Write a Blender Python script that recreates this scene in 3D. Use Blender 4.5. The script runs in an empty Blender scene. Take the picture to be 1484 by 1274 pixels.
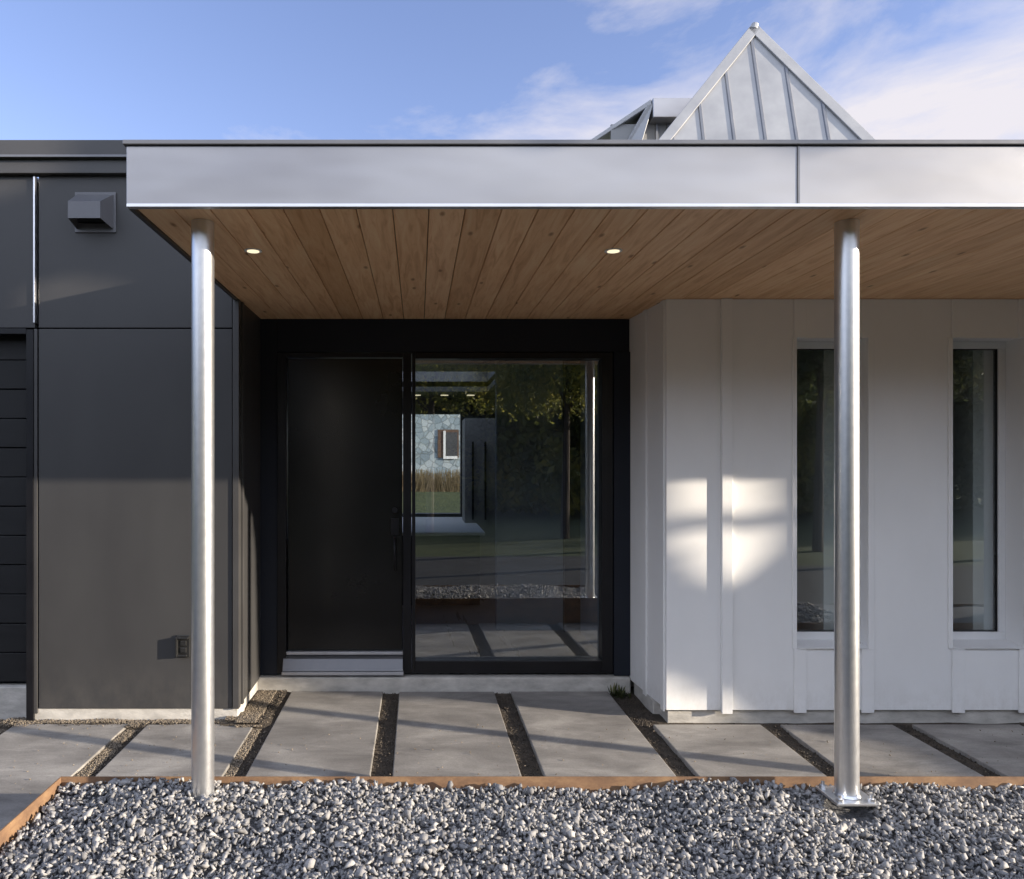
import bpy, bmesh, math, random
import numpy as np
from mathutils import Vector, Matrix, noise as mnoise

R = math.radians
scene = bpy.context.scene
COL = scene.collection
random.seed(7)
rng = np.random.default_rng(7)

# ------------------------------------------------------------------ camera
FPX, VX, YH, W, H = 1100.0, 606.0, 665.0, 1484.0, 1274.0
EYE = 1.779
cam_d = bpy.data.cameras.new("camera")
cam = bpy.data.objects.new("camera", cam_d)
COL.objects.link(cam)
cam.location = (0.0, -5.15, EYE)
cam.rotation_euler = (R(90), 0, 0)
cam_d.sensor_fit = 'HORIZONTAL'
cam_d.sensor_width = 36.0
cam_d.lens = 36.0 * FPX / W
cam_d.shift_x = (W / 2 - VX) / W
cam_d.shift_y = (YH - H / 2) / W
cam_d.clip_end = 2000
scene.camera = cam

# ------------------------------------------------------------------ light
TX, TZ = 3.05, 0.64            # sun offset per metre in front of the facade: sideways, upwards
sun_dir = Vector((TX, -1.0, TZ)).normalized()
SUN_EL = math.asin(sun_dir.z)
SUN_ROT = math.atan2(sun_dir.x, sun_dir.y)
sd = bpy.data.lights.new("sun", 'SUN')
sd.energy = 3.25
sd.angle = R(0.53)
sd.color = (1.0, 0.88, 0.72)
sun = bpy.data.objects.new("sun", sd)
COL.objects.link(sun)
sun.rotation_euler = sun_dir.to_track_quat('Z', 'Y').to_euler()

world = bpy.data.worlds.new("World")
scene.world = world
world.use_nodes = True
wn, wl = world.node_tree.nodes, world.node_tree.links
wn.clear()
w_out = wn.new('ShaderNodeOutputWorld')
w_bg = wn.new('ShaderNodeBackground')
sky = wn.new('ShaderNodeTexSky')
sky.sky_type = 'NISHITA'
sky.sun_disc = False
sky.sun_elevation = SUN_EL
sky.sun_rotation = SUN_ROT
sky.air_density = 1.0
sky.dust_density = 0.6
sky.ozone_density = 2.0
w_tc = wn.new('ShaderNodeTexCoord')
w_map = wn.new('ShaderNodeMapping')
w_map.inputs['Scale'].default_value = (1.0, 1.0, 2.1)
w_map.inputs['Rotation'].default_value = (0, R(-8), 0)
w_map.inputs['Location'].default_value = (6.8, 3.6, 9.2)
w_n = wn.new('ShaderNodeTexNoise')
w_n.inputs['Scale'].default_value = 3.4
w_n.inputs['Detail'].default_value = 9
w_n.inputs['Roughness'].default_value = 0.6
w_n.inputs['Distortion'].default_value = 0.35
w_sep = wn.new('ShaderNodeSeparateXYZ')
w_bx = wn.new('ShaderNodeMath'); w_bx.operation = 'MULTIPLY_ADD'
w_bx.inputs[1].default_value = 0.36; w_bx.inputs[2].default_value = 0.345
w_bz = wn.new('ShaderNodeMath'); w_bz.operation = 'MULTIPLY_ADD'
w_bz.inputs[1].default_value = -1.0
w_add = wn.new('ShaderNodeMath'); w_add.operation = 'ADD'
w_cr = wn.new('ShaderNodeValToRGB')
w_cr.color_ramp.elements[0].position = 0.42
w_cr.color_ramp.elements[1].position = 0.70
w_mix = wn.new('ShaderNodeMix'); w_mix.data_type = 'RGBA'
w_mix.inputs['B'].default_value = (2.75, 2.65, 2.85, 1)
wl.new(w_tc.outputs['Generated'], w_map.inputs['Vector'])
wl.new(w_map.outputs['Vector'], w_n.inputs['Vector'])
wl.new(w_tc.outputs['Generated'], w_sep.inputs[0])
wl.new(w_sep.outputs['X'], w_bx.inputs[0])
wl.new(w_sep.outputs['Z'], w_bz.inputs[0])
wl.new(w_bx.outputs[0], w_bz.inputs[2])
wl.new(w_n.outputs['Fac'], w_add.inputs[0])
wl.new(w_bz.outputs[0], w_add.inputs[1])
wl.new(w_add.outputs[0], w_cr.inputs['Fac'])
wl.new(w_cr.outputs['Color'], w_mix.inputs['Factor'])
w_tint = wn.new('ShaderNodeMix'); w_tint.data_type = 'RGBA'; w_tint.blend_type = 'MULTIPLY'
w_tint.inputs['Factor'].default_value = 1.0
w_tint.inputs['B'].default_value = (1.10, 0.91, 1.06, 1)
wl.new(sky.outputs['Color'], w_tint.inputs['A'])
wl.new(w_tint.outputs['Result'], w_mix.inputs['A'])
# unseen bright cloud added behind the camera as fill light on the facade
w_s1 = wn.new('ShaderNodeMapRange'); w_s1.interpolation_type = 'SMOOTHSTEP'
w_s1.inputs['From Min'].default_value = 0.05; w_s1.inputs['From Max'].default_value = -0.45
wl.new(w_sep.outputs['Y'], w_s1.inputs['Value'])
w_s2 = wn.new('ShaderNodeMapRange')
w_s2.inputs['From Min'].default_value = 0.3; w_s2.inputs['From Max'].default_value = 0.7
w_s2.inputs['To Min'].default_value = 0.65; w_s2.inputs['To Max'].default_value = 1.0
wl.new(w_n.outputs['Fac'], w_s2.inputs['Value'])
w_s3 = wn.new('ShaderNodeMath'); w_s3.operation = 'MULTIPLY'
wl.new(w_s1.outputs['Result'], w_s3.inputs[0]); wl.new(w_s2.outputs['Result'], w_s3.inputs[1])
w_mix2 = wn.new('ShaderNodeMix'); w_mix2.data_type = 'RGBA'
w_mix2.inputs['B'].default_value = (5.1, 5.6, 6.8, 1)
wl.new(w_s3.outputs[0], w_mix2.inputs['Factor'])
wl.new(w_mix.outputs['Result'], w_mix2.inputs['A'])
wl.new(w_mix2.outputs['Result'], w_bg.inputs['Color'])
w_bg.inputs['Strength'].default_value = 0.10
wl.new(w_bg.outputs[0], w_out.inputs['Surface'])

scene.view_settings.view_transform = 'Standard'
scene.view_settings.look = 'None'
scene.view_settings.exposure = 1.66
scene.view_settings.gamma = 1.0

# ------------------------------------------------------------------ materials
def mat(name, color=(0.5, 0.5, 0.5), rough=0.6, metal=0.0, spec=0.5):
    m = bpy.data.materials.new(name)
    m.use_nodes = True
    b = m.node_tree.nodes['Principled BSDF']
    b.inputs['Base Color'].default_value = (*color, 1)
    b.inputs['Roughness'].default_value = rough
    b.inputs['Metallic'].default_value = metal
    b.inputs['Specular IOR Level'].default_value = spec
    return m, m.node_tree.nodes, m.node_tree.links, b

def noise_node(n, l, scale, detail=4, rough=0.55, stretch=(1, 1, 1), src='Object', rot=(0, 0, 0), dist=0.0):
    tc = n.new('ShaderNodeTexCoord')
    mp = n.new('ShaderNodeMapping')
    mp.inputs['Scale'].default_value = stretch
    mp.inputs['Rotation'].default_value = rot
    t = n.new('ShaderNodeTexNoise')
    t.inputs['Scale'].default_value = scale
    t.inputs['Detail'].default_value = detail
    t.inputs['Roughness'].default_value = rough
    t.inputs['Distortion'].default_value = dist
    l.new(tc.outputs[src], mp.inputs['Vector'])
    l.new(mp.outputs['Vector'], t.inputs['Vector'])
    return t

def ramp(n, l, fac, stops):
    r = n.new('ShaderNodeValToRGB')
    els = r.color_ramp.elements
    while len(els) < len(stops):
        els.new(0.5)
    for e, (p, c) in zip(els, stops):
        e.position = p
        e.color = (c, c, c, 1) if isinstance(c, (int, float)) else (*c, 1)
    l.new(fac, r.inputs['Fac'])
    return r

def bump(n, l, b, height, strength=0.2, dist=0.01):
    bp = n.new('ShaderNodeBump')
    bp.inputs['Strength'].default_value = strength
    bp.inputs['Distance'].default_value = dist
    l.new(height, bp.inputs['Height'])
    l.new(bp.outputs['Normal'], b.inputs['Normal'])
    return bp

def mul(n, l, a, bcol):
    mx = n.new('ShaderNodeMix'); mx.data_type = 'RGBA'; mx.blend_type = 'MULTIPLY'
    mx.inputs['Factor'].default_value = 1.0
    l.new(a, mx.inputs['A']); l.new(bcol, mx.inputs['B'])
    return mx.outputs['Result']

def varied(name, c0, c1, scale, rough=(0.5, 0.7), metal=0.0, stretch=(1, 1, 1), bstr=0.15, bscale=None, bdist=0.004, detail=5, spec=0.5, lo=0.3, hi=0.7):
    m, n, l, b = mat(name, c0, rough[0], metal, spec)
    t = noise_node(n, l, scale, detail, 0.6, stretch)
    r = ramp(n, l, t.outputs['Fac'], [(lo, c0), (hi, c1)])
    l.new(r.outputs['Color'], b.inputs['Base Color'])
    rr = ramp(n, l, t.outputs['Fac'], [(0.3, rough[0]), (0.7, rough[1])])
    l.new(rr.outputs['Color'], b.inputs['Roughness'])
    if bstr:
        t2 = noise_node(n, l, bscale or scale * 6, 5, 0.6, stretch)
        bump(n, l, b, t2.outputs['Fac'], bstr, bdist)
    return m

M = {}
M['charcoal'] = varied('charcoal_panel', (0.037, 0.036, 0.037), (0.048, 0.047, 0.047), 1.6, (0.42, 0.5), 0, (1, 1, .4), 0.04, 2.0, 0.01)
M['charcoal_trim'] = varied('charcoal_trim', (0.05, 0.048, 0.048), (0.06, 0.058, 0.058), 3, (0.35, 0.42), bstr=0.03)
M['black_metal'] = varied('black_frame', (0.006, 0.006, 0.008), (0.009, 0.009, 0.011), 4, (0.35, 0.42), bstr=0.02, spec=0.35)
M['black_door'] = varied('black_door_paint', (0.006, 0.006, 0.0062), (0.008, 0.008, 0.0082), 3, (0.24, 0.28), bstr=0.02, spec=0.5)
M['black_wall'] = varied('black_siding', (0.013, 0.016, 0.024), (0.017, 0.020, 0.029), 2, (0.55, 0.65), bstr=0.03, spec=0.25)
M['white_paint'] = varied('white_siding', (0.80, 0.795, 0.785), (0.85, 0.845, 0.835), 2.2, (0.5, 0.62), 0, (1, 1, .5), 0.05, 30, 0.002)
M['white_frame'] = varied('window_frame_paint', (0.70, 0.70, 0.70), (0.76, 0.76, 0.76), 3, (0.4, 0.5), bstr=0.02)
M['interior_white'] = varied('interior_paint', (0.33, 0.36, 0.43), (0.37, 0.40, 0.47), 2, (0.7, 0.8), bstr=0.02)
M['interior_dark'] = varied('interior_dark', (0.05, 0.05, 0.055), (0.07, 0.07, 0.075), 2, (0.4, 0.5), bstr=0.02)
M['cabinet'] = varied('cabinet_grey', (0.22, 0.22, 0.22), (0.26, 0.26, 0.255), 2, (0.5, 0.6), bstr=0.02)
M['interior_floor'] = varied('interior_floor_boards', (0.28, 0.25, 0.23), (0.38, 0.34, 0.31), 1.5, (0.25, 0.4), 0, (6, 0.6, 1), 0.05, 12)
M['concrete_base'] = varied('foundation_concrete', (0.36, 0.34, 0.31), (0.60, 0.57, 0.52), 6, (0.8, 0.95), 0, (1, 1, 2), 0.5, 40, 0.006)
M['threshold'] = varied('threshold_aluminium', (0.42, 0.42, 0.44), (0.5, 0.5, 0.52), 6, (0.5, 0.6), 0.5, bstr=0)
M['bright_metal'] = varied('bright_trim', (0.72, 0.72, 0.74), (0.8, 0.8, 0.82), 8, (0.28, 0.34), 0.9, bstr=0)
M['grey_metal'] = varied('dark_cap_metal', (0.16, 0.16, 0.17), (0.2, 0.2, 0.21), 5, (0.35, 0.45), 0.6, bstr=0.03)
M['stucco'] = varied('stucco', (0.24, 0.30, 0.34), (0.36, 0.43, 0.47), 5, (0.9, 0.95), bstr=0.4, bscale=20, bdist=0.02)  # bluish tone stands in for a wall in shade
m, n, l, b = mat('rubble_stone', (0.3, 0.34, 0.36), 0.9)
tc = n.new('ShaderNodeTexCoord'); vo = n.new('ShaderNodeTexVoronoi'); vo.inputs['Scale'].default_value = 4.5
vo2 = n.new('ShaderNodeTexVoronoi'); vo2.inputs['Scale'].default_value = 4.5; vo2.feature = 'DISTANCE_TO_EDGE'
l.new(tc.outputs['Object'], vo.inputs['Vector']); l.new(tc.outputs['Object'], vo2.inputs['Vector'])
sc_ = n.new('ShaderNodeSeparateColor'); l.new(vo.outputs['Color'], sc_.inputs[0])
r = ramp(n, l, sc_.outputs[0], [(0, (0.20, 0.25, 0.29)), (0.5, (0.30, 0.36, 0.40)), (1, (0.44, 0.48, 0.50))])  # blue-grey stone tones put the shade of the neighbour's wall into its colour
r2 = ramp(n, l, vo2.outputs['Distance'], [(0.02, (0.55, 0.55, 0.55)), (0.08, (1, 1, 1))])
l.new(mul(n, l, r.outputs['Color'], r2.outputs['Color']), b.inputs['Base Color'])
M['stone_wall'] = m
M['brown_wood'] = varied('brown_window_wood', (0.09, 0.05, 0.035), (0.13, 0.075, 0.05), 5, (0.6, 0.7), bstr=0.05)
M['bark'] = varied('bark', (0.06, 0.045, 0.035), (0.12, 0.095, 0.075), 6, (0.9, 0.95), 0, (1, 1, .2), 0.7, 12, 0.03)
M['vent_grey'] = varied('vent_grey', (0.13, 0.13, 0.14), (0.16, 0.16, 0.17), 5, (0.4, 0.5), 0.2, bstr=0)
M['rubber'] = varied('black_plastic', (0.012, 0.012, 0.012), (0.02, 0.02, 0.02), 9, (0.35, 0.5), bstr=0.02)

def dust(m, col, z_hi, amt):
    n, l = m.node_tree.nodes, m.node_tree.links
    b = n['Principled BSDF']
    src = b.inputs['Base Color'].links[0].from_socket
    tc = n.new('ShaderNodeTexCoord'); sp = n.new('ShaderNodeSeparateXYZ'); l.new(tc.outputs['Object'], sp.inputs[0])
    mr = n.new('ShaderNodeMapRange'); mr.inputs['From Min'].default_value = z_hi; mr.inputs['From Max'].default_value = 0.05
    l.new(sp.outputs['Z'], mr.inputs['Value'])
    t = noise_node(n, l, 9, 8, 0.75, (1, 1, 0.6))
    r = ramp(n, l, t.outputs['Fac'], [(0.42, 0.0), (0.72, 1.0)])
    mu = n.new('ShaderNodeMath'); mu.operation = 'MULTIPLY'; l.new(mr.outputs[0], mu.inputs[0]); l.new(r.outputs['Color'], mu.inputs[1])
    m2 = n.new('ShaderNodeMath'); m2.operation = 'MULTIPLY'; m2.inputs[1].default_value = amt; l.new(mu.outputs[0], m2.inputs[0])
    mx = n.new('ShaderNodeMix'); mx.data_type = 'RGBA'; l.new(m2.outputs[0], mx.inputs['Factor'])
    l.new(src, mx.inputs['A']); mx.inputs['B'].default_value = (*col, 1)
    l.new(mx.outputs['Result'], b.inputs['Base Color'])
dust(M["charcoal"], (0.20, 0.18, 0.15), 0.45, 0.2)
dust(M['white_paint'], (0.40, 0.36, 0.30), 0.32, 0.40)

# fascia: satin zinc sheet with slow oil-canning
m, n, l, b = mat('fascia_zinc', (0.62, 0.62, 0.64), 0.42, 0.75)
t = noise_node(n, l, 0.9, 3, 0.5, (1, 1, 2.5))
r = ramp(n, l, t.outputs['Fac'], [(0.3, (0.29, 0.29, 0.31)), (0.7, (0.40, 0.40, 0.415))])
l.new(r.outputs['Color'], b.inputs['Base Color'])
t2 = noise_node(n, l, 1.3, 2, 0.4, (1, 1, 3))
bump(n, l, b, t2.outputs['Fac'], 0.22, 0.05)
t3 = noise_node(n, l, 260, 2, 0.5)
r3 = ramp(n, l, t3.outputs['Fac'], [(0.3, 0.38), (0.7, 0.47)])
l.new(r3.outputs['Color'], b.inputs['Roughness'])
M['fascia'] = m

# standing seam roof sheet
M['roof_sheet'] = varied('roof_zinc', (0.30, 0.30, 0.305), (0.40, 0.40, 0.40), 2.5, (0.5, 0.6), 0.35, bstr=0.05, bscale=3, bdist=0.02)
M['roof_seam'] = varied('roof_seam_zinc', (0.17, 0.175, 0.19), (0.22, 0.225, 0.24), 4, (0.4, 0.5), 0.5, bstr=0.02)  # darker than the sheet, to carry the shade beside each seam

# galvanised posts
m, n, l, b = mat('galvanised_steel', (0.7, 0.7, 0.72), 0.34, 0.92)
t = noise_node(n, l, 38, 3, 0.6, (1, 1, .8))
r = ramp(n, l, t.outputs['Fac'], [(0.3, (0.70, 0.71, 0.73)), (0.7, (0.77, 0.775, 0.785))])
l.new(r.outputs['Color'], b.inputs['Base Color'])
rr = ramp(n, l, t.outputs['Fac'], [(0.3, 0.325), (0.7, 0.35)])
l.new(rr.outputs['Color'], b.inputs['Roughness'])
t2 = noise_node(n, l, 55, 4, 0.6)
bump(n, l, b, t2.outputs['Fac'], 0.02, 0.002)
M['galv'] = m

# cedar soffit: boards run in y
m, n, l, b = mat('soffit_wood', (0.4, 0.25, 0.13), 0.55)
g = n.new('ShaderNodeNewGeometry')
tc = n.new('ShaderNodeTexCoord')
off = n.new('ShaderNodeVectorMath'); off.operation = 'MULTIPLY_ADD'
cmb = n.new('ShaderNodeCombineXYZ')
mm = n.new('ShaderNodeMath'); mm.operation = 'MULTIPLY'; mm.inputs[1].default_value = 37.0
l.new(g.outputs['Random Per Island'], mm.inputs[0])
l.new(mm.outputs[0], cmb.inputs['X']); l.new(mm.outputs[0], cmb.inputs['Y'])
l.new(tc.outputs['Object'], off.inputs[0]); off.inputs[1].default_value = (1, 1, 1)
l.new(cmb.outputs[0], off.inputs[2])
mp = n.new('ShaderNodeMapping'); mp.inputs['Scale'].default_value = (9, 0.7, 9)
l.new(off.outputs[0], mp.inputs['Vector'])
gn = n.new('ShaderNodeTexNoise'); gn.inputs['Scale'].default_value = 3.2; gn.inputs['Detail'].default_value = 6
gn.inputs['Roughness'].default_value = 0.62; gn.inputs['Distortion'].default_value = 0.8
l.new(mp.outputs['Vector'], gn.inputs['Vector'])
gr = ramp(n, l, gn.outputs['Fac'], [(0.30, (0.68, 0.375, 0.185)), (0.5, (0.88, 0.55, 0.305)), (0.70, (0.95, 0.67, 0.41))])
pr = ramp(n, l, g.outputs['Random Per Island'], [(0.0, (0.78, 0.73, 0.67)), (0.45, (0.94, 0.92, 0.89)), (1.0, (1.0, 1.0, 1.0))])
pr.color_ramp.interpolation = 'LINEAR'
c1 = mul(n, l, gr.outputs['Color'], pr.outputs['Color'])
mp2 = n.new('ShaderNodeMapping'); mp2.inputs['Scale'].default_value = (5.5, 2.0, 1)
l.new(off.outputs[0], mp2.inputs['Vector'])
vo = n.new('ShaderNodeTexVoronoi'); vo.inputs['Scale'].default_value = 1.0
vo.voronoi_dimensions = '2D'
l.new(mp2.outputs['Vector'], vo.inputs['Vector'])
sc_ = n.new('ShaderNodeSeparateColor'); l.new(vo.outputs['Color'], sc_.inputs[0])
gt_ = n.new('ShaderNodeMath'); gt_.operation = 'LESS_THAN'; gt_.inputs[1].default_value = 0.62
l.new(sc_.outputs[0], gt_.inputs[0])
ad_ = n.new('ShaderNodeMath'); ad_.operation = 'ADD'; l.new(gt_.outputs[0], ad_.inputs[0]); l.new(vo.outputs['Distance'], ad_.inputs[1])
kr = ramp(n, l, ad_.outputs[0], [(0.025, (0.46, 0.36, 0.29)), (0.085, (1, 1, 1))])
c2 = mul(n, l, c1, kr.outputs['Color'])
l.new(c2, b.inputs['Base Color'])
bump(n, l, b, gn.outputs['Fac'], 0.12, 0.003)
M['soffit'] = m

# concrete slabs
m, n, l, b = mat('slab_concrete', (0.3, 0.29, 0.28), 0.85)
t = noise_node(n, l, 1.7, 7, 0.62, (1, 1.8, 1), dist=0.5)
r = ramp(n, l, t.outputs['Fac'], [(0.30, (0.16, 0.149, 0.138)), (0.50, (0.265, 0.248, 0.23)), (0.68, (0.40, 0.376, 0.345))])
t2 = noise_node(n, l, 90, 3, 0.6)
r2 = ramp(n, l, t2.outputs['Fac'], [(0.3, 0.82), (0.65, 1.0)])
t4 = noise_node(n, l, 7, 5, 0.7, (0.35, 2.6, 1), dist=1.2)
r4 = ramp(n, l, t4.outputs['Fac'], [(0.30, 0.86), (0.5, 1.0), (0.60, 1.0), (0.74, 1.35)])
c = mul(n, l, r.outputs['Color'], r2.outputs['Color'])
c = mul(n, l, c, r4.outputs['Color'])
l.new(c, b.inputs['Base Color'])
bump(n, l, b, t2.outputs['Fac'], 0.35, 0.002)
M['slab'] = m

# weathering steel
m, n, l, b = mat('weathering_steel', (0.4, 0.18, 0.06), 0.75, 0.1)
t = noise_node(n, l, 4.5, 7, 0.7, (1, 1, 2))
r = ramp(n, l, t.outputs['Fac'], [(0.28, (0.11, 0.064, 0.042)), (0.48, (0.22, 0.128, 0.072)), (0.72, (0.36, 0.225, 0.118))])
l.new(r.outputs['Color'], b.inputs['Base Color'])
t2 = noise_node(n, l, 60, 4, 0.6)
bump(n, l, b, t2.outputs['Fac'], 0.3, 0.003)
M['corten'] = m

# gravel stones: tint attribute per stone
def stone_mat(name, stops):
    m, n, l, b = mat(name, (0.3, 0.3, 0.3), 0.8)
    a = n.new('ShaderNodeAttribute'); a.attribute_name = 'tint'
    r = ramp(n, l, a.outputs['Fac'], stops)
    t = noise_node(n, l, 70, 4, 0.65)
    r2 = ramp(n, l, t.outputs['Fac'], [(0.3, 0.72), (0.7, 1.12)])
    l.new(mul(n, l, r.outputs['Color'], r2.outputs['Color']), b.inputs['Base Color'])
    bump(n, l, b, t.outputs['Fac'], 0.4, 0.004)
    return m
M['stone'] = stone_mat('crushed_stone', [(0.0, (0.13, 0.128, 0.132)), (0.45, (0.28, 0.274, 0.275)), (0.8, (0.42, 0.405, 0.39)), (1.0, (0.58, 0.54, 0.485))])
M['grit'] = stone_mat('soil_grit', [(0.0, (0.04, 0.032, 0.026)), (0.6, (0.10, 0.08, 0.06)), (1.0, (0.34, 0.28, 0.21))])
M['soil'] = varied('bare_soil', (0.035, 0.028, 0.022), (0.10, 0.078, 0.056), 9, (0.9, 0.98), bstr=0.9, bscale=60, bdist=0.02)
M['gravel_base'] = varied('gravel_bed_base', (0.05, 0.05, 0.055), (0.16, 0.16, 0.165), 45, (0.85, 0.95), bstr=1.0, bscale=60, bdist=0.02)
M['lawn'] = varied('lawn_grass', (0.03, 0.045, 0.014), (0.075, 0.09, 0.03), 3.5, (0.9, 0.95), bstr=0.8, bscale=40, bdist=0.03)

# leaves
def leaf_mat(name, stops):
    m, n, l, b = mat(name, (0.07, 0.1, 0.03), 0.6)
    a = n.new('ShaderNodeAttribute'); a.attribute_name = 'tint'
    r = ramp(n, l, a.outputs['Fac'], stops)
    l.new(r.outputs['Color'], b.inputs['Base Color'])
    tr = n.new('ShaderNodeBsdfTranslucent')
    l.new(r.outputs['Color'], tr.inputs['Color'])
    mx = n.new('ShaderNodeMixShader'); mx.inputs[0].default_value = 0.5
    out = [x for x in n if x.type == 'OUTPUT_MATERIAL'][0]
    l.new(b.outputs[0], mx.inputs[1]); l.new(tr.outputs[0], mx.inputs[2])
    l.new(mx.outputs[0], out.inputs['Surface'])
    return m
M['leaf'] = leaf_mat('tree_leaves', [(0, (0.09, 0.11, 0.025)), (0.5, (0.25, 0.26, 0.06)), (1, (0.48, 0.42, 0.10))])
M['leaf_dark'] = leaf_mat('evergreen_leaves', [(0, (0.04, 0.055, 0.02)), (0.7, (0.09, 0.105, 0.04)), (1, (0.20, 0.20, 0.07))])
M['dry_reed'] = leaf_mat('dry_grass', [(0, (0.12, 0.09, 0.05)), (1, (0.36, 0.28, 0.17))])

# glass: clear pane with mirror-like sky and garden reflections
m = bpy.data.materials.new('window_glass'); m.use_nodes = True
n, l = m.node_tree.nodes, m.node_tree.links
n.clear()
o_ = n.new('ShaderNodeOutputMaterial'); mx = n.new('ShaderNodeMixShader')
tr = n.new('ShaderNodeBsdfTransparent'); tr.inputs['Color'].default_value = (0.86, 0.89, 0.89, 1)
gl = n.new('ShaderNodeBsdfGlossy'); gl.inputs['Roughness'].default_value = 0.0
gl.inputs['Color'].default_value = (0.95, 0.97, 1, 1)
lw = n.new('ShaderNodeLayerWeight'); lw.inputs['Blend'].default_value = 0.5
pw = n.new('ShaderNodeMath'); pw.operation = 'POWER'; pw.inputs[1].default_value = 5.0
ma = n.new('ShaderNodeMath'); ma.operation = 'MULTIPLY_ADD'; ma.inputs[1].default_value = 0.85; ma.inputs[2].default_value = 0.17
l.new(lw.outputs['Facing'], pw.inputs[0]); l.new(pw.outputs[0], ma.inputs[0])
l.new(ma.outputs[0], mx.inputs[0]); l.new(tr.outputs[0], mx.inputs[1]); l.new(gl.outputs[0], mx.inputs[2])
l.new(mx.outputs[0], o_.inputs['Surface'])
M['glass'] = m

def emit(name, col, s):
    m = bpy.data.materials.new(name); m.use_nodes = True
    b = m.node_tree.nodes['Principled BSDF']
    b.inputs['Base Color'].default_value = (*col, 1)
    b.inputs['Emission Color'].default_value = (*col, 1)
    b.inputs['Emission Strength'].default_value = s
    return m
M['lamp_glow'] = emit('lamp_glow', (1.0, 0.86, 0.58), 0.36)

# ------------------------------------------------------------------ mesh helpers
class MB:
    def __init__(s): s.v, s.f = [], []
    def poly(s, verts, faces):
        k = len(s.v); s.v += [tuple(p) for p in verts]; s.f += [tuple(i + k for i in f) for f in faces]; return s
    def box(s, x0, x1, y0, y1, z0, z1):
        return s.hexa([(x0, y0, z0), (x1, y0, z0), (x1, y1, z0), (x0, y1, z0), (x0, y0, z1), (x1, y0, z1), (x1, y1, z1), (x0, y1, z1)])
    def hexa(s, p):
        return s.poly(p, [(3, 2, 1, 0), (4, 5, 6, 7), (0, 1, 5, 4), (1, 2, 6, 5), (2, 3, 7, 6), (3, 0, 4, 7)])
    def tube(s, p0, p1, r0, r1=None, n=32, cap=True):
        r1 = r0 if r1 is None else r1
        p0, p1 = Vector(p0), Vector(p1)
        d = (p1 - p0).normalized()
        a = d.orthogonal().normalized(); c = d.cross(a)
        vs = []
        for p, r in ((p0, r0), (p1, r1)):
            for i in range(n):
                th = 2 * math.pi * i / n
                vs.append(p + (a * math.cos(th) + c * math.sin(th)) * r)
        fs = [(i, (i + 1) % n, n + (i + 1) % n, n + i) for i in range(n)]
        if cap: fs += [tuple(reversed(range(n))), tuple(range(n, 2 * n))]
        return s.poly(vs, fs)
    def build(s, name, m, parent=None, bevel=0.0, smooth=False, seg=2):
        me = bpy.data.meshes.new(name)
        me.from_pydata(s.v, [], s.f)
        bm = bmesh.new(); bm.from_mesh(me)
        bmesh.ops.recalc_face_normals(bm, faces=bm.faces)
        bm.to_mesh(me); bm.free()
        me.materials.append(m)
        if smooth:
            for p in me.polygons: p.use_smooth = len(p.vertices) == 4
        o = bpy.data.objects.new(name, me)
        COL.objects.link(o)
        if parent is not None: o.parent = parent
        if bevel:
            md = o.modifiers.new('bevel', 'BEVEL'); md.width = bevel; md.segments = seg
            md.limit_method = 'ANGLE'; md.angle_limit = R(40)
        return o

def tag(o, label=None, cat=None, group=None, kind=None):
    if label: o['label'] = label
    if cat: o['category'] = cat
    if group: o['group'] = group
    if kind: o['kind'] = kind
    return o

def empty(name, label, cat, loc=(0, 0, 0), group=None):
    o = bpy.data.objects.new(name, None); COL.objects.link(o)
    o.location = loc; o.empty_display_size = 0.2
    return tag(o, label, cat, group)

def raw_mesh(name, V, F, m, parent=None, tint=None, tint_n=1):
    """V (n,3) array, F (k,s) array of equal sized faces, tint per vertex."""
    me = bpy.data.meshes.new(name)
    k, s = F.shape
    me.vertices.add(len(V)); me.vertices.foreach_set('co', V.astype(np.float32).ravel())
    me.loops.add(k * s); me.loops.foreach_set('vertex_index', F.astype(np.int32).ravel())
    me.polygons.add(k); me.polygons.foreach_set('loop_start', np.arange(0, k * s, s, dtype=np.int32))
    me.polygons.foreach_set('loop_total', np.full(k, s, dtype=np.int32))
    me.update(calc_edges=True)
    if tint is not None:
        a = me.attributes.new('tint', 'FLOAT', 'POINT')
        a.data.foreach_set('value', tint.astype(np.float32))
    me.materials.append(m)
    me.validate()
    o = bpy.data.objects.new(name, me); COL.objects.link(o)
    if parent is not None: o.parent = parent
    return o

# ------------------------------------------------------------------ ground
g = MB(); g.poly([(-300, -300, -0.075), (300, -300, -0.075), (300, 300, -0.075), (-300, 300, -0.075)], [(0, 1, 2, 3)])
tag(g.build('lawn', M['lawn']), kind='structure')
def soil_z(x, y):
    z = -0.030 + 0.012 * mnoise.noise(Vector((x * 4, y * 4, 0)))
    z += 0.010 if x < -0.95 else 0.006
    if -1.3 < x < -1.0 and y > -0.1: z += 0.022
    if -2.8 < x < -1.0 and -0.12 < y < 0.1: z += 0.02
    return z
def soil_sheet():
    s = MB(); nx, ny = 150, 60
    x0, x1, y0, y1 = -6.0, 8.0, -2.95, 0.9
    for j in range(ny + 1):
        for i in range(nx + 1):
            x = x0 + (x1 - x0) * i / nx; y = y0 + (y1 - y0) * j / ny
            z = soil_z(x, y)
            s.v.append((x, y, z))
    for j in range(ny):
        for i in range(nx):
            a = j * (nx + 1) + i
            s.f.append((a, a + 1, a + nx + 2, a + nx + 1))
    return s.build('soil', M['soil'], smooth=True)
tag(soil_sheet(), kind='structure')

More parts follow.
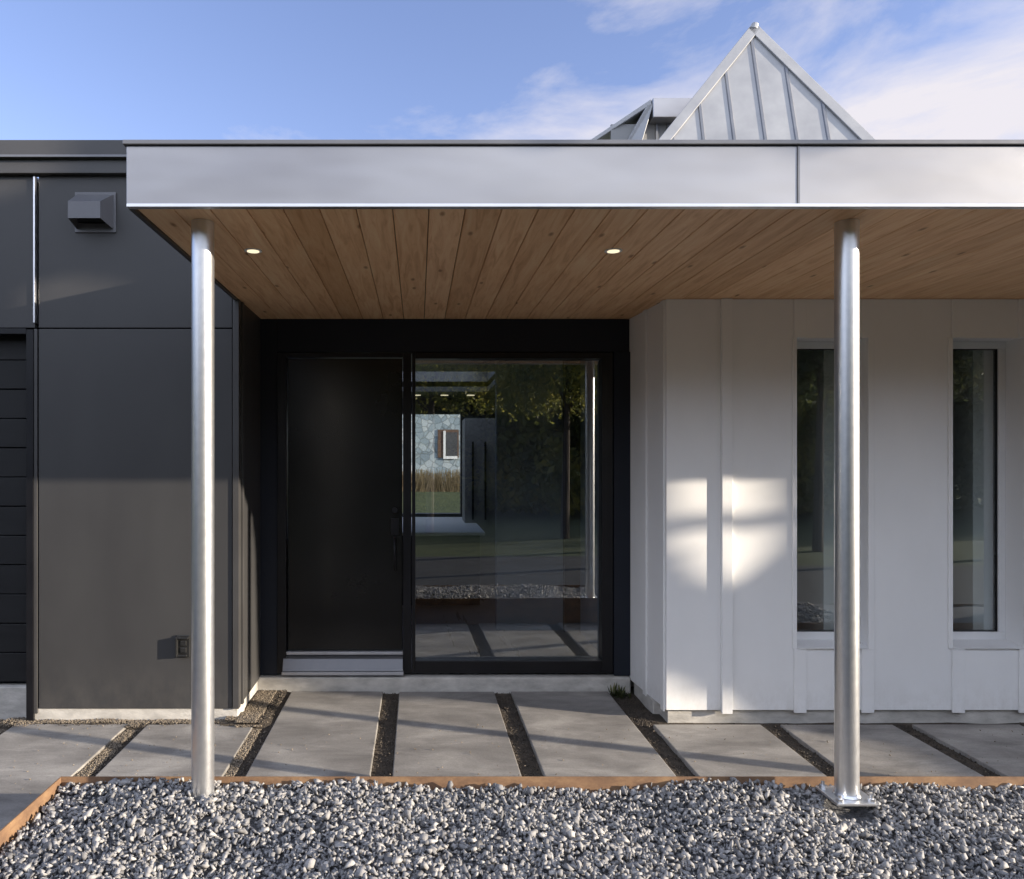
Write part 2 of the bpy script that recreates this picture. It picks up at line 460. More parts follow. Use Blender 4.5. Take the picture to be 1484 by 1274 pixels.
g = MB(); g.poly([(-40, -7.6, -0.066), (60, -7.6, -0.066), (60, -2.9, -0.066), (-40, -2.9, -0.066)], [(0, 1, 2, 3)])
M['asphalt'] = varied('asphalt', (0.022, 0.022, 0.024), (0.04, 0.04, 0.041), 3, (0.85, 0.95), bstr=0.6, bscale=80, bdist=0.01)
tag(g.build('driveway', M['asphalt']), kind='structure')
# ------------------------------------------------------------------ paving slabs
slabs = [
    (-2.70, -1.945, -2.88, -0.05, 'grey concrete slab at the far left below the garage door, running past the rusty edging corner'),
    (-1.815, -1.10, -1.50, -0.05, 'grey concrete slab below the charcoal wall, directly behind the left steel post'),
    (-0.97, -0.27, -1.50, 0.66, 'sunlit grey concrete slab leading up to the black front door'),
    (-0.145, 0.582, -1.50, 0.66, 'sunlit grey concrete slab leading to the left half of the big picture window'),
    (0.71, 1.45, -1.50, 0.66, 'grey concrete slab leading to the right half of the big picture window'),
    (1.575, 2.295, -1.50, -0.06, 'grey concrete slab at the outer corner of the white board wall'),
    (2.425, 3.18, -1.50, -0.06, 'half shaded concrete slab behind the right steel post, below the left narrow window'),
    (3.31, 4.03, -1.50, -0.06, 'fully shaded concrete slab at the right edge, below the right narrow window'),
    (4.16, 4.90, -1.50, -0.06, 'shaded concrete slab beyond the right narrow window, outside the left part of the path'),
]
for i, (x0, x1, y0, y1, lab) in enumerate(slabs):
    b_ = MB().box(x0, x1, y0, y1, -0.07, random.uniform(-0.002, 0.002))
    o = b_.build('paving_slab', M['slab'], bevel=0.006)
    tag(o, lab, 'paving slab', 'concrete slabs of the entrance path')

# ------------------------------------------------------------------ edging
CY, CX, CT = -1.527, -1.706, 0.262
e = MB()
e.box(CX - 0.003, 7.5, -2.803, -2.797, -0.1, CT - 0.07)
e.box(CX, 7.5, CY - 0.003, CY + 0.003, -0.1, CT)
e.box(CX - 0.003, CX + 0.003, -2.797, CY - 0.0035, -0.1, CT - 0.002)
tag(e.build('steel_edging', M['corten']), 'rusty weathering steel edging strip between concrete slabs and grey gravel', 'edging')

# ------------------------------------------------------------------ gravel
def gz(x, y):
    z = 0.186 + 0.03 * np.exp(-((y - CY) / 0.12) ** 2) + 0.035 * np.sin(x * 2.3 + 0.7) * np.cos(y * 3.1 + x) * 0.5 + 0.012 * np.sin(x * 7.1 + 1.3 * y) + 0.010 * np.sin(x * 4.3 + 2.0)
    z = z + 0.085 * np.exp(-(((x + 0.95) / 0.45) ** 2 + ((y + 1.74) / 0.25) ** 2))
    z = z - 0.012 * np.exp(-(((x - 1.965) / 0.25) ** 2 + ((y + 1.8) / 0.25) ** 2))
    z = z - 0.03 * np.clip((y + 2.6) / -1.5, 0, 1)
    return z
def stone_variants(k, npts=10):
    out = []
    for _ in range(k):
        bm = bmesh.new()
        P = rng.normal(size=(npts, 3)); P /= np.linalg.norm(P, axis=1)[:, None]
        P = np.sign(P) * np.abs(P) ** 0.75; P *= rng.uniform(0.75, 1.05, (npts, 1)); P *= np.array([1.05, rng.uniform(.55, .9), rng.uniform(.38, .65)])
        for p in P: bm.verts.new(p)
        r_ = bmesh.ops.convex_hull(bm, input=bm.verts)
        bmesh.ops.delete(bm, geom=[v for v in bm.verts if not v.link_faces], context='VERTS')
        bmesh.ops.triangulate(bm, faces=bm.faces)
        bm.verts.index_update()
        V = np.array([v.co[:] for v in bm.verts]); F = np.array([[v.index for v in f.verts] for f in bm.faces])
        bm.free(); out.append((V, F))
    return out
VAR = stone_variants(40, 9)
def rot_mats(nr, flat=1.0):
    q = rng.normal(size=(nr, 4)); q[:, 1:3] *= flat
    q /= np.linalg.norm(q, axis=1)[:, None]
    w, x, y, z = q.T
    return np.stack([np.stack([1 - 2 * (y * y + z * z), 2 * (x * y - z * w), 2 * (x * z + y * w)], -1),
                     np.stack([2 * (x * y + z * w), 1 - 2 * (x * x + z * z), 2 * (y * z - x * w)], -1),
                     np.stack([2 * (x * z - y * w), 2 * (y * z + x * w), 1 - 2 * (x * x + y * y)], -1)], -2)
def scatter(name, P, S, m, tint):
    Vs, Fs, Ts, base = [], [], [], 0
    idx = rng.integers(0, len(VAR), len(P))
    for k, (V, F) in enumerate(VAR):
        sel = np.where(idx == k)[0]
        if not len(sel): continue
        Rm = rot_mats(len(sel))
        vv = np.einsum('nij,vj->nvi', Rm, V) * S[sel][:, None, None] + P[sel][:, None, :]
        ff = F[None] + (np.arange(len(sel)) * len(V))[:, None, None] + base
        base += len(sel) * len(V)
        Vs.append(vv.reshape(-1, 3)); Fs.append(ff.reshape(-1, 3)); Ts.append(np.repeat(tint[sel], len(V)))
    return raw_mesh(name, np.concatenate(Vs), np.concatenate(Fs), m, None, np.concatenate(Ts))
def bed(nst, x0, x1, y0, y1, smin, smax, lift):
    x = rng.uniform(x0, x1, nst); y = rng.uniform(y0, y1, nst)
    s = rng.uniform(smin, smax, nst) * rng.lognormal(0, 0.18, nst)
    z = gz(x, y) + rng.uniform(-0.012, lift, nst)
    keep = ~((((x - 1.965) ** 2 + (y + 1.70) ** 2) < 0.10 ** 2)) & ~((((x + .987) ** 2 + (y + 1.67) ** 2) < 0.05 ** 2))
    return np.stack([x, y, z], 1)[keep], s[keep]
P1, S1 = bed(30000, CX + 0.012, 4.2, -2.78, CY - 0.012, 0.009, 0.020, 0.014)
P2, S2 = bed(4600, CX + 0.02, 4.2, -2.78, CY - 0.02, 0.016, 0.026, 0.020)
P, S = np.concatenate([P1, P2]), np.concatenate([S1, S2])
tint = np.clip(rng.beta(2.2, 2.4, len(P)), 0, 1)
tag(scatter('gravel', P, S, M['stone'], tint), kind='stuff')
s = MB(); nx, ny = 80, 40
for j in range(ny + 1):
    for i in range(nx + 1):
        x = CX + 0.004 + (7.4 - CX) * i / nx; y = CY - 0.004 - 1.27 * j / ny
        s.v.append((x, y, float(gz(np.float64(x), np.float64(y))) - 0.014))
for j in range(ny):
    for i in range(nx):
        a = j * (nx + 1) + i; s.f.append((a, a + nx + 1, a + nx + 2, a + 1))
tag(s.build('gravel_bed', M['gravel_base'], smooth=True), kind='structure')

# grit lying in the joints and along the walls
def grit():
    pts = []
    gaps = [(-1.945, -1.815), (-1.10, -0.97), (-0.27, -0.145), (0.582, 0.71), (1.45, 1.575), (2.295, 2.425), (3.18, 3.31), (4.03, 4.16)]
    for k, (a, c) in enumerate(gaps):
        nn = 1500 if k < 2 else 900
        y1 = 0.68 if -1.2 < a < 1.5 else -0.05
        pts.append(np.stack([rng.uniform(a - .002, c + .002, nn), rng.uniform(-1.51, y1, nn), rng.uniform(-0.040, -0.018, nn) + (0.012 if k < 2 else 0)], 1))
    pts.append(np.stack([rng.uniform(-1.22, -1.09, 1500), rng.uniform(-0.12, 0.70, 1500), rng.uniform(-.03, .012, 1500)], 1))
    pts.append(np.stack([rng.uniform(-2.75, -1.1, 900), rng.normal(-0.025, 0.03, 900), rng.uniform(-.02, .012, 900)], 1))
    pts.append(np.stack([rng.uniform(-3.4, -2.68, 900), rng.uniform(-0.3, 0.1, 900), rng.uniform(-.03, .006, 900)], 1))
    pts.append(np.stack([rng.uniform(1.5, 5.0, 900), rng.normal(-0.035, 0.018, 900), rng.uniform(-.03, .006, 900)], 1))
    pts.append(np.stack([rng.uniform(1.44, 1.64, 700), rng.uniform(-0.05, 0.68, 700), rng.uniform(-.04, .0, 700)], 1))
    P = np.concatenate(pts); P[:, 2] = [soil_z(*p[:2]) + 0.001 + 0.004 * random.random() for p in P]; S = rng.uniform(0.003, 0.010, len(P)); T = rng.random(len(P)) * np.where(P[:, 0] > -1.0, 0.62, 0.9)
    sp = [np.stack([rng.uniform(-1.22, -1.08, 6000), rng.uniform(-0.15, 0.66, 6000), rng.uniform(-.012, .014, 6000)], 1),
          np.stack([rng.uniform(-2.70, -1.1, 3500), rng.uniform(-0.05, 0.01, 3500), rng.uniform(-.012, .010, 3500)], 1),
          np.stack([rng.uniform(-1.945, -1.86, 3000), rng.uniform(-1.5, -0.05, 3000), rng.uniform(-.022, -.008, 3000)], 1),
          np.stack([rng.uniform(-1.10, -1.04, 3000), rng.uniform(-1.5, -0.1, 3000), rng.uniform(-.022, -.008, 3000)], 1),
          np.stack([rng.uniform(-3.6, -2.60, 4000), rng.uniform(-0.3, 0.06, 4000), rng.uniform(-.02, .008, 4000)], 1)]
    sp.append(np.stack([rng.uniform(-2.6, 4.0, 420), rng.uniform(-1.5, -0.08, 420), np.full(420, 0.004)], 1))
    P2 = np.concatenate(sp); P2[:-420, 2] = [soil_z(*p[:2]) + 0.002 + 0.006 * random.random() for p in P2[:-420]]; S2 = rng.uniform(0.003, 0.008, len(P2)); T2 = rng.uniform(0.72, 1.0, len(P2))
    return scatter('soil_grit', np.concatenate([P, P2]), np.concatenate([S, S2]), M['grit'], np.concatenate([T, T2]))
tag(grit(), kind='stuff')

# ------------------------------------------------------------------ the house
house = empty('house', 'modern single storey house with charcoal panel wall, white board wall and zinc canopy', 'house')
PY = 0.73          # door plane
SOF = 2.865        # soffit height
def dx(px): return (px - VX) / 187.0
def dz(py): return EYE - (py - YH) / 187.0

# charcoal wing
MB().box(-2.575, -1.262, 0, 0.16, 0.085, 2.660).box(-2.575, -1.262, 0, 0.16, 2.668, 3.70)\
    .box(-9.0, -2.60, 0, 0.16, 2.668, 3.70).box(-9.0, -1.23, 0.165, 0.22, 2.7, 3.72).box(-2.60, -1.24, 0.165, 0.22, 0.09, 2.7)\
    .box(-1.40, -1.222, 0.05, 0.90, 0.085, SOF - 0.004)\
    .box(-1.262, -1.224, 0.0, 0.045, 2.87, 3.70).box(-1.41, -1.2236, 0.0505, 0.95, SOF - 0.0035, 3.12)\
    .build('charcoal_wall', M['charcoal'], house, bevel=0.003)
MB().box(-1.256, -1.214, -0.012, 0.044, 0.085, SOF - 0.004).box(-1.226, -1.208, 0.085, 0.125, 0.085, SOF - 0.004)\
    .build('corner_trim', M['charcoal_trim'], house, bevel=0.002)
MB().box(-2.604, -2.592, -0.018, 0.05, 2.70, 3.69).build('metal_trim', M['bright_metal'], house, bevel=0.002)
MB().box(-9.0, -1.20, -0.07, 0.3, 3.80, 3.915).box(-9.0, -1.20, -0.045, 0.02, 3.70, 3.79).build('parapet_cap', M['charcoal_trim'], house, bevel=0.004)
MB().box(-9.0, -1.20, -0.082, -0.0705, 3.795, 3.812).build('drip_edge', M['grey_metal'], house, bevel=0.002)
MB().box(-2.62, -1.225, 0.012, 0.21, -0.1, 0.083).box(-1.40, -1.232, 0.2105, 0.74, -0.1, 0.083)\
    .build('concrete_base', M['concrete_base'], house, bevel=0.006)
# garage door
gd = MB()
zz = 0.235
for k in range(6):
    h_ = 0.405
    gd.box(-6.4, -2.655, 0.10, 0.14, zz + 0.004, zz + h_ * 0.5 - 0.003)
    gd.box(-6.4, -2.655, 0.105, 0.14, zz + h_ * 0.5 + 0.003, zz + h_ - 0.004)
    zz += h_
M['garage_black'] = varied('garage_door_paint', (0.013, 0.013, 0.014), (0.017, 0.017, 0.018), 3, (0.5, 0.6), 0, (1, 1, 8), 0.15, 14, 0.003, spec=0.3)
garage = gd.build('garage_door', M['garage_black'], house, bevel=0.003)
MB().box(-2.655, -2.607, -0.01, 0.15, 0.0, 2.655).box(-6.5, -2.655, -0.012, 0.15, 2.625, 2.662).build('frame', M['black_metal'], garage, bevel=0.002)
MB().box(-2.606, -2.583, -0.004, 0.03, 0.05, 2.66).build('trim', M['charcoal_trim'], garage, bevel=0.002)
MB().box(-6.45, -2.60, 0.165, 0.19, -0.1, 2.70).build('garage_backing', M['black_wall'], house)
MB().box(-6.4, -2.66, 0.07, 0.16, -0.1, 0.21).build('garage_sill', M['concrete_base'], house, bevel=0.006)

# wall vent
vent = MB().box(-2.325, -2.048, -0.012, -0.001, 3.312, 3.585).build('wall_vent', M['vent_grey'], house, bevel=0.003)
hv = MB()
bk = [(-2.31, 3.335), (-2.065, 3.335), (-2.065, 3.565), (-2.31, 3.565)]
fr = [(-2.305, 3.365), (-2.095, 3.365), (-2.095, 3.475), (-2.305, 3.475)]
hv.poly([(x, -0.0125, z) for x, z in bk] + [(x, -0.15, z) for x, z in fr],
        [(2, 3, 7, 6), (1, 2, 6, 5), (3, 0, 4, 7), (4, 5, 6, 7)])
hood = hv.build('vent_hood', M['vent_grey'], vent)
md = hood.modifiers.new('s', 'SOLIDIFY'); md.thickness = 0.005; md.offset = 0
fl = MB()
for k in range(4):
    z_ = 3.37 + k * 0.03
    fl.box(-2.29, -2.085, -0.03, -0.0126, z_, z_ + 0.006)
fl.build('louvre', M['rubber'], vent)
# outlet
ox, oz = -1.592, 0.51
outlet = MB().box(ox - 0.046, ox + 0.046, -0.014, -0.001, oz - 0.075, oz + 0.075).build('outdoor_socket', M['rubber'], house, bevel=0.004)
MB().box(ox - 0.044, ox - 0.030, -0.045, -0.0145, oz - 0.066, oz + 0.066).box(ox - 0.0295, ox + 0.042, -0.045, -0.0145, oz + 0.054, oz + 0.066)\
    .box(ox - 0.0295, ox + 0.030, -0.038, -0.0145, oz - 0.066, oz - 0.054).build('cover_hood', M['rubber'], outlet, bevel=0.003)
for dz_ in (-0.024, 0.022):
    MB().box(ox - 0.016, ox + 0.026, -0.026, -0.0145, oz + dz_ - 0.018, oz + dz_ + 0.018).build('socket_face', M['rubber'], outlet, bevel=0.004)

# black entrance wall (door plane)
MB().box(-1.235, dx(402), PY, PY + 0.12, 0.105, SOF - 0.003).box(dx(402), 1.66, PY, PY + 0.12, dz(510), SOF - 0.003)\
    .box(dx(889), 1.66, PY - 0.02, PY + 0.12, 0.105, dz(510) - 0.002).build('black_wall', M['black_wall'], house, bevel=0.003)
step = MB(); step.box(-1.24, 1.635, PY - 0.05, PY + 0.2, -0.1, 0.098)
step.build('concrete_sill', M['concrete_base'], house, bevel=0.012)
# door
door = MB().box(dx(416), dx(583), PY + 0.035, PY + 0.08, 0.285, dz(519)).build('entry_door', M['black_door'], house, bevel=0.003)
MB().box(dx(402) + .001, dx(415), PY - 0.012, PY + 0.1, 0.12, dz(512)).box(dx(584), dx(596), PY - 0.012, PY + 0.1, 0.12, dz(512))\
    .box(dx(415), dx(584), PY - 0.012, PY + 0.1, dz(518), dz(512)).build('door_frame', M['black_metal'], door, bevel=0.003)
MB().box(dx(415), dx(584), PY - 0.005, PY + 0.03, 0.262, 0.284).box(dx(410), dx(585), PY - 0.06, PY - 0.015, 0.118, 0.142)\
    .build('threshold', M['threshold'], door, bevel=0.003)
MB().hexa([(dx(411), PY - 0.055, 0.146), (dx(584), PY - 0.055, 0.146), (dx(584), PY + 0.02, 0.146), (dx(411), PY + 0.02, 0.146),
           (dx(411), PY - 0.02, 0.235), (dx(584), PY - 0.02, 0.235), (dx(584), PY + 0.02, 0.255), (dx(411), PY + 0.02, 0.255)])\
    .build('sill_ramp', M['grey_metal'], door, bevel=0.003)
hx = dx(572)
MB().box(hx - 0.03, hx + 0.03, PY + 0.022, PY + 0.0345, dz(776), dz(752)).tube((hx, PY + 0.034, dz(740)), (hx, PY + 0.018, dz(740)), 0.021, n=20).build('lock_plate', M['black_metal'], door, bevel=0.002)
MB().tube((hx, PY - 0.02, dz(826)), (hx, PY - 0.02, dz(778)), 0.010, n=16).tube((hx, PY - 0.02, dz(822)), (hx, PY + 0.034, dz(822)), 0.007, n=12)\
    .tube((hx, PY - 0.02, dz(782)), (hx, PY + 0.034, dz(782)), 0.007, n=12).build('handle', M['black_metal'], door, smooth=True)
# picture window
gx0, gx1, gz0, gz1 = dx(602), dx(872), dz(957), dz(520)
pw_ = MB().box(dx(597), gx0, PY - 0.01, PY + 0.1, 0.12, dz(511)).box(gx1, dx(888), PY - 0.01, PY + 0.1, 0.12, dz(511))\
    .box(gx0, gx1, PY - 0.01, PY + 0.1, 0.12, gz0).box(gx0, gx1, PY - 0.01, PY + 0.1, gz1, dz(511)).build('picture_window', M['black_metal'], house, bevel=0.004)
ya = math.tan(R(0.7)) * (gx1 - gx0 + .02)
MB().hexa([(x_, PY + y_ + 0.045 + (ya if x_ > 0.5 else 0), z_) for z_ in (gz0 - .01, gz1 + .01) for x_, y_ in ((gx0 - .01, 0), (gx1 + .01, 0), (gx1 + .01, .006), (gx0 - .01, .006))]).build('glass', M['glass'], pw_)

# white board wall
WX0, WX1 = 1.685, 9.0
wins = [(2.566, 3.048), (3.622, 4.104), (4.70, 5.18)]
wz0, wz1 = 0.515, 2.598
ww = MB()
edges = [WX0 + 0.001] + [v for w_ in wins for v in w_] + [WX1]
for k in range(0, len(edges) - 1, 2):
    ww.box(edges[k], edges[k + 1], 0, 0.2, 0.075, SOF - 0.003)
for a, c in wins:
    ww.box(a, c, 0.0, 0.2, 0.075, wz0 - 0.02); ww.box(a, c, 0.0, 0.2, wz1, SOF - 0.003)
# splayed return to the entrance
ww.hexa([(1.685, 0.0, .075), (1.80, 0.001, .075), (1.80, PY, .075), (1.637, PY, .075),
         (1.685, 0.0, SOF - .003), (1.80, 0.001, SOF - .003), (1.80, PY, SOF - .003), (1.637, PY, SOF - .003)])
ww.build('white_wall', M['white_paint'], house)
for x in (1.705, 2.083, 2.588, 3.046, 3.660, 4.112, 4.72, 5.2):
    z1 = SOF - 0.004
    w2 = 0.042
    if x == 1.705: continue
    cut = [w_ for w_ in wins if abs(x - w_[0]) < 0.06 or abs(x - w_[1]) < 0.06]
    bt = MB()
    if cut:
        a, c = cut[0]
        bt.box(x - w2, x + w2, -0.012, -0.0005, 0.058, wz0 - 0.022)
        bt.box(x - w2, x + w2, -0.012, -0.0005, wz1 + 0.002, z1)
        if x < (a + c) / 2: bt.box(min(x - w2, a - 0.03), a - 0.001, -0.012, -0.0005, wz0 - 0.022, wz1 + 0.002)
        else: bt.box(c + 0.001, max(x + w2, c + 0.03), -0.012, -0.0005, wz0 - 0.022, wz1 + 0.002)
    else:
        bt.box(x - w2 + 0.01, x + w2 - 0.004, -0.031, -0.0005, 0.058, z1)
    bt.build('batten', M['white_paint'], house, bevel=0.002)
# battens on the return
for f0, f1 in ((0.03, 0.10), (0.48, 0.56)):
    p = lambda t: (1.685 - 0.048 * t, PY * t)
    (xa, ya), (xb, yb) = p(f0), p(f1)
    o_ = 0.014
    MB().hexa([(xa - o_, ya, .06), (xa - .001, ya, .06), (xb - .001, yb, .06), (xb - o_, yb, .06),
               (xa - o_, ya, SOF - .004), (xa - .001, ya, SOF - .004), (xb - .001, yb, SOF - .004), (xb - o_, yb, SOF - .004)]).build('batten', M['white_paint'], house)
MB().box(1.70, 9.0, 0.03, 0.2, -0.1, 0.073).box(1.655, 1.80, 0.2005, PY - 0.06, -0.1, 0.073).build('foundation', M['concrete_base'], house, bevel=0.005)
# narrow windows
for a, c in wins:
    ry = 0.15
    fw = MB()
    fw.box(a, c, ry, ry + 0.05, wz0 - 0.018, wz0 + 0.055).box(a, c, ry, ry + 0.05, wz1 - 0.05, wz1 - 0.001)
    fw.box(a + 0.0005, a + 0.05, ry, ry + 0.05, wz0 + 0.055, wz1 - 0.05).box(c - 0.05, c - 0.0005, ry, ry + 0.05, wz0 + 0.055, wz1 - 0.05)
    win = fw.build('narrow_window', M['white_frame'], house, bevel=0.003)
    s2 = MB()
    i0, i1, j0, j1 = a + 0.05, c - 0.05, wz0 + 0.055, wz1 - 0.05
    q = 0.006
    s2.box(i0, i1, ry + .012, ry + .045, j0, j0 + q).box(i0, i1, ry + .012, ry + .045, j1 - q, j1)
    s2.box(i0, i0 + q, ry + .012, ry + .045, j0 + q, j1 - q).box(i1 - q, i1, ry + .012, ry + .045, j0 + q, j1 - q)
    s2.build('gasket', M['black_metal'], win)
    MB().box(i0 - .005, i1 + .005, ry + 0.022, ry + 0.028, j0 - .005, j1 + .005).build('glass', M['glass'], win)
    MB().hexa([(a - .0, -0.02, wz0 - 0.02), (c, -0.02, wz0 - 0.02), (c, ry, wz0 - 0.02), (a, ry, wz0 - 0.02),
               (a, -0.02, wz0 - 0.014), (c, -0.02, wz0 - 0.014), (c, ry - .001, wz0 + 0.004), (a, ry - .001, wz0 + 0.004)]).build('sill', M['white_frame'], win)

# canopy
CYF = -1.905
CXL, CXR = -1.248, 9.0
JX = 1.625
FT = 3.139
for a, c in ((CXL, JX - 0.004), (JX + 0.004, 4.5), (4.508, CXR)):
    MB().box(a, c, CYF, CYF + 0.02, SOF + 0.004, FT - 0.022).build('fascia_panel', M['fascia'], house, bevel=0.003)
MB().box(JX - 0.0035, JX + 0.0035, CYF - 0.003, CYF + 0.01, SOF + 0.006, FT - 0.024).build('fascia_seam', M['grey_metal'], house)
MB().box(CXL + 0.001, CXL + 0.02, CYF + 0.0205, -0.02, SOF + 0.004, FT - 0.022).build('fascia_panel', M['charcoal_trim'], house)
MB().box(CXL - 0.012, CXR, CYF - 0.014, CYF + 0.16, FT - 0.02, FT).build('canopy_cap', M['grey_metal'], house, bevel=0.003)
MB().box(CXL + 0.004, CXR, CYF - 0.010, CYF + 0.022, SOF - 0.012, SOF + 0.003).build('drip_trim', M['bright_metal'], house, bevel=0.002)
MB().box(CXL + 0.002, CXL + 0.024, CYF + 0.0225, -0.015, SOF - 0.012, SOF + 0.003).build('drip_trim', M['charcoal_trim'], house)
MB().box(CXL + 0.021, CXR, CYF + 0.021, 3.3, SOF + 0.03, FT - 0.025).box(CXL + 0.021, -1.2, 3.301, 8, SOF + 0.03, FT - 0.025).box(1.0, CXR, 3.301, 8, SOF + 0.03, FT - 0.025).box(-1.199, 0.999, 5.8, 8, SOF + 0.03, FT - 0.025).build('canopy_roof', M['grey_metal'], house)  # unseen opening over the island, added to brighten the rooms
sf = MB(); pwid = 0.159; x = CXL + 0.025; k = 0
while x < 6.5:
    x1 = x + pwid - 0.004
    y1 = PY + 0.05
    sf.box(x, x1, CYF + 0.023, y1, SOF, SOF + 0.018)
    x += pwid; k += 1
sf.build('soffit', M['soffit'], house, bevel=0.0025, seg=1)
MB().box(CXL + 0.025, 6.5, CYF + 0.024, PY + 0.05, SOF + 0.019, SOF + 0.028).build('soffit_backing', M['black_wall'], house)
# downlights
for px in (-0.86, 1.018):
    y = -1.193
    ring = MB().tube((px, y, SOF - 0.004), (px, y, SOF + 0.002), 0.046, n=40).build('downlight', M['white_frame'], house, smooth=False)
    MB().tube((px, y, SOF - 0.0065), (px, y, SOF - 0.0042), 0.031, n=36).build('lens', M['lamp_glow'], ring)
# posts
for px, bz in ((-0.987, 0.12), (1.965, 0.240), (4.915, 0.240)):
    post = MB().tube((px, -1.67, bz), (px, -1.67, SOF - 0.001), 0.051, n=56, cap=False).build('steel_post', M['galv'], house, smooth=True)
    MB().box(px - 0.095, px + 0.095, -1.765, -1.575, bz - 0.012, bz).build('base_plate', M['galv'], post, bevel=0.002)
    for bx, by in ((-.072, -.072), (.072, -.072), (-.072, .072), (.072, .072)):
        MB().tube((px + bx, -1.67 + by, bz), (px + bx, -1.67 + by, bz + 0.014), 0.016, n=6).tube((px + bx, -1.67 + by, bz + .014), (px + bx, -1.67 + by, bz + 0.03), 0.008, n=10).build('bolt', M['galv'], post)
    MB().tube((px, -1.67, bz + 0.001), (px, -1.67, bz + 0.012), 0.058, 0.0515, n=40, cap=False).build('weld', M['galv'], post, smooth=True)

# interior
FZ = 0.12
IY1 = 7.0
MB().box(-1.9, 9.0, PY + 0.12, IY1, -0.05, FZ).build('interior_floor', M['interior_floor'], house)
MB().box(-1.9, 9.0, PY + 0.12, 3.3, 2.75, 2.82).box(-1.9, -1.2, 3.301, IY1, 2.75, 2.82).box(1.0, 9, 3.301, IY1, 2.75, 2.82).box(-1.199, .999, 5.8, IY1, 2.75, 2.82).build('ceiling', M['interior_dark'], house)  # same added opening in the ceiling, lets sky light down
rw = MB()
bx0, bx1, bz0, bz1 = -1.5, 0.68, 0.90, 2.50
rw.box(-1.9, bx0, IY1, IY1 + .2, -.1, 3.0).box(bx1, 1.9, IY1, IY1 + .2, -.1, 3.0).box(8.6, 9.0, IY1, IY1 + .2, -.1, 3.0).box(1.9, 8.6, IY1, IY1 + .2, -.1, .5).box(1.9, 8.6, IY1, IY1 + .2, 2.6, 3.0).box(bx0, bx1, IY1, IY1 + .2, -.1, bz0).box(bx0, bx1, IY1, IY1 + .2, bz1, 3.0)  # wide opening on the right added out of view to light the interior
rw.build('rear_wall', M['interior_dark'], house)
for xa in (-2.1, 9.0):
    MB().box(xa, xa + 0.2, 0.9 if xa < 0 else 0.0, IY1 + .2, -.1, 3.0).build('side_wall', M['interior_white'], house)
MB().box(0.76, 1.42, 2.2, 2.35, FZ, 2.745).box(1.55, 1.70, PY + .13, 2.2, FZ, 2.745).build('partition', M['interior_white'], house)
MB().box(1.40, 1.56, 2.10, 2.19, FZ, 2.745).build('dark_post', M['interior_dark'], house)
MB().box(1.85, 9, 1.8, 1.9, FZ, 2.745).build('blind_wall', M['interior_dark'], house)
for a, c in wins:
    MB().box(a + 0.30, c - 0.01, 0.215, 0.9, FZ, 2.74).build('reveal_panel', M['white_paint'], house)
for px in (-0.02, 0.40, 0.80):
    MB().tube((px, 6.4, 2.742), (px, 6.4, 2.7495), 0.06, n=24).build('ceiling_light', M['lamp_glow'], house)
cab = empty('cabinet', 'tall grey double door cabinet with two long dark pulls, seen through the picture window', 'cabinet', (0, 0, 0))
MB().box(0.60, 1.12, 4.6, 5.2, FZ, 2.3).build('carcass', M['cabinet'], cab, bevel=0.003)
for px in (0.70, 0.86):
    MB().box(px - .012, px + .012, 4.55, 4.575, 1.0, 2.0).build('pull', M['black_metal'], cab)
isl = empty('kitchen_island', 'pale topped kitchen island with black front, seen through the picture window', 'island', (0, 0, 0))
MB().box(-1.6, 0.75, 3.35, 5.6, 0.92, 0.955).build('worktop', M['white_paint'], isl, bevel=0.004)
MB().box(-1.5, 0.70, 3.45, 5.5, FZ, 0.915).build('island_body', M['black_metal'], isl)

# roof lantern (pyramid)
AX, AY, AZ = 0.442 * 10.0, 10.0 - 5.15, EYE + 0.57 * 10.0
D = 4.3
g_ = Vector((-0.015, -0.30)); t_ = Vector((0.993, -0.116))
lam, mu_ = 0.794, 0.658
def hip(v, d): return Vector((AX + v.x * d, AY + v.y * d, AZ - d))
vL, vR = g_ - t_ * lam, g_ + t_ * mu_
vBR, vBL = Vector((vR.x + 0.05, vR.y + 0.62)), Vector((vL.x - 0.05, vL.y + 0.72))
pyr = MB()
apex = hip(Vector((0, 0)), 0)
ring = [hip(v, D) for v in (vL, vR, vBR, vBL)]
pyr.poly([apex] + ring, [(0, 1, 2), (0, 2, 3), (0, 3, 4), (0, 4, 1)])
lantern = pyr.build('pyramid_roof', M['roof_sheet'], house)
nrm = (ring[1] - ring[0]).cross(apex - ring[0]).normalized()
if nrm.y > 0: nrm = -nrm
sm = MB()
fall = (hip(g_, 1) - hip(Vector((0, 0)), 0))
tdir = Vector((t_.x, t_.y, 0))
def seam(lat):
    # lat: lateral offset along the face at constant position; starts on the hip
    d0 = abs(lat) / (lam if lat < 0 else mu_) + 0.10
    p0 = Vector((AX, AY, AZ)) + fall * d0 + tdir * lat
    p1 = Vector((AX, AY, AZ)) + fall * D + tdir * lat
    w_ = tdir * 0.026; h_ = nrm * 0.014
    sm.hexa([p0 - w_, p0 + w_, p1 + w_, p1 - w_, p0 - w_ * .6 + h_, p0 + w_ * .6 + h_, p1 + w_ * .6 + h_, p1 - w_ * .6 + h_])
for k in range(-6, 7):
    seam(-0.05 + k * 0.372)
sm.build('standing_seam', M['roof_seam'], lantern)
hp = MB()
for v in (vL, vR):
    e1 = hip(v, D); d_ = (e1 - apex).normalized()
    inw = (tdir if v is vL else -tdir)
    inw = (inw - d_ * inw.dot(d_)).normalized()
    a0 = apex + d_ * 0.0
    wv = 0.10
    o0 = -inw * 0.03
    hp.hexa([a0 + o0, a0 + inw * wv, e1 + inw * wv, e1 + o0, a0 + o0 + nrm * .03, a0 + inw * wv + nrm * .03, e1 + inw * wv + nrm * .03, e1 + o0 + nrm * .03])
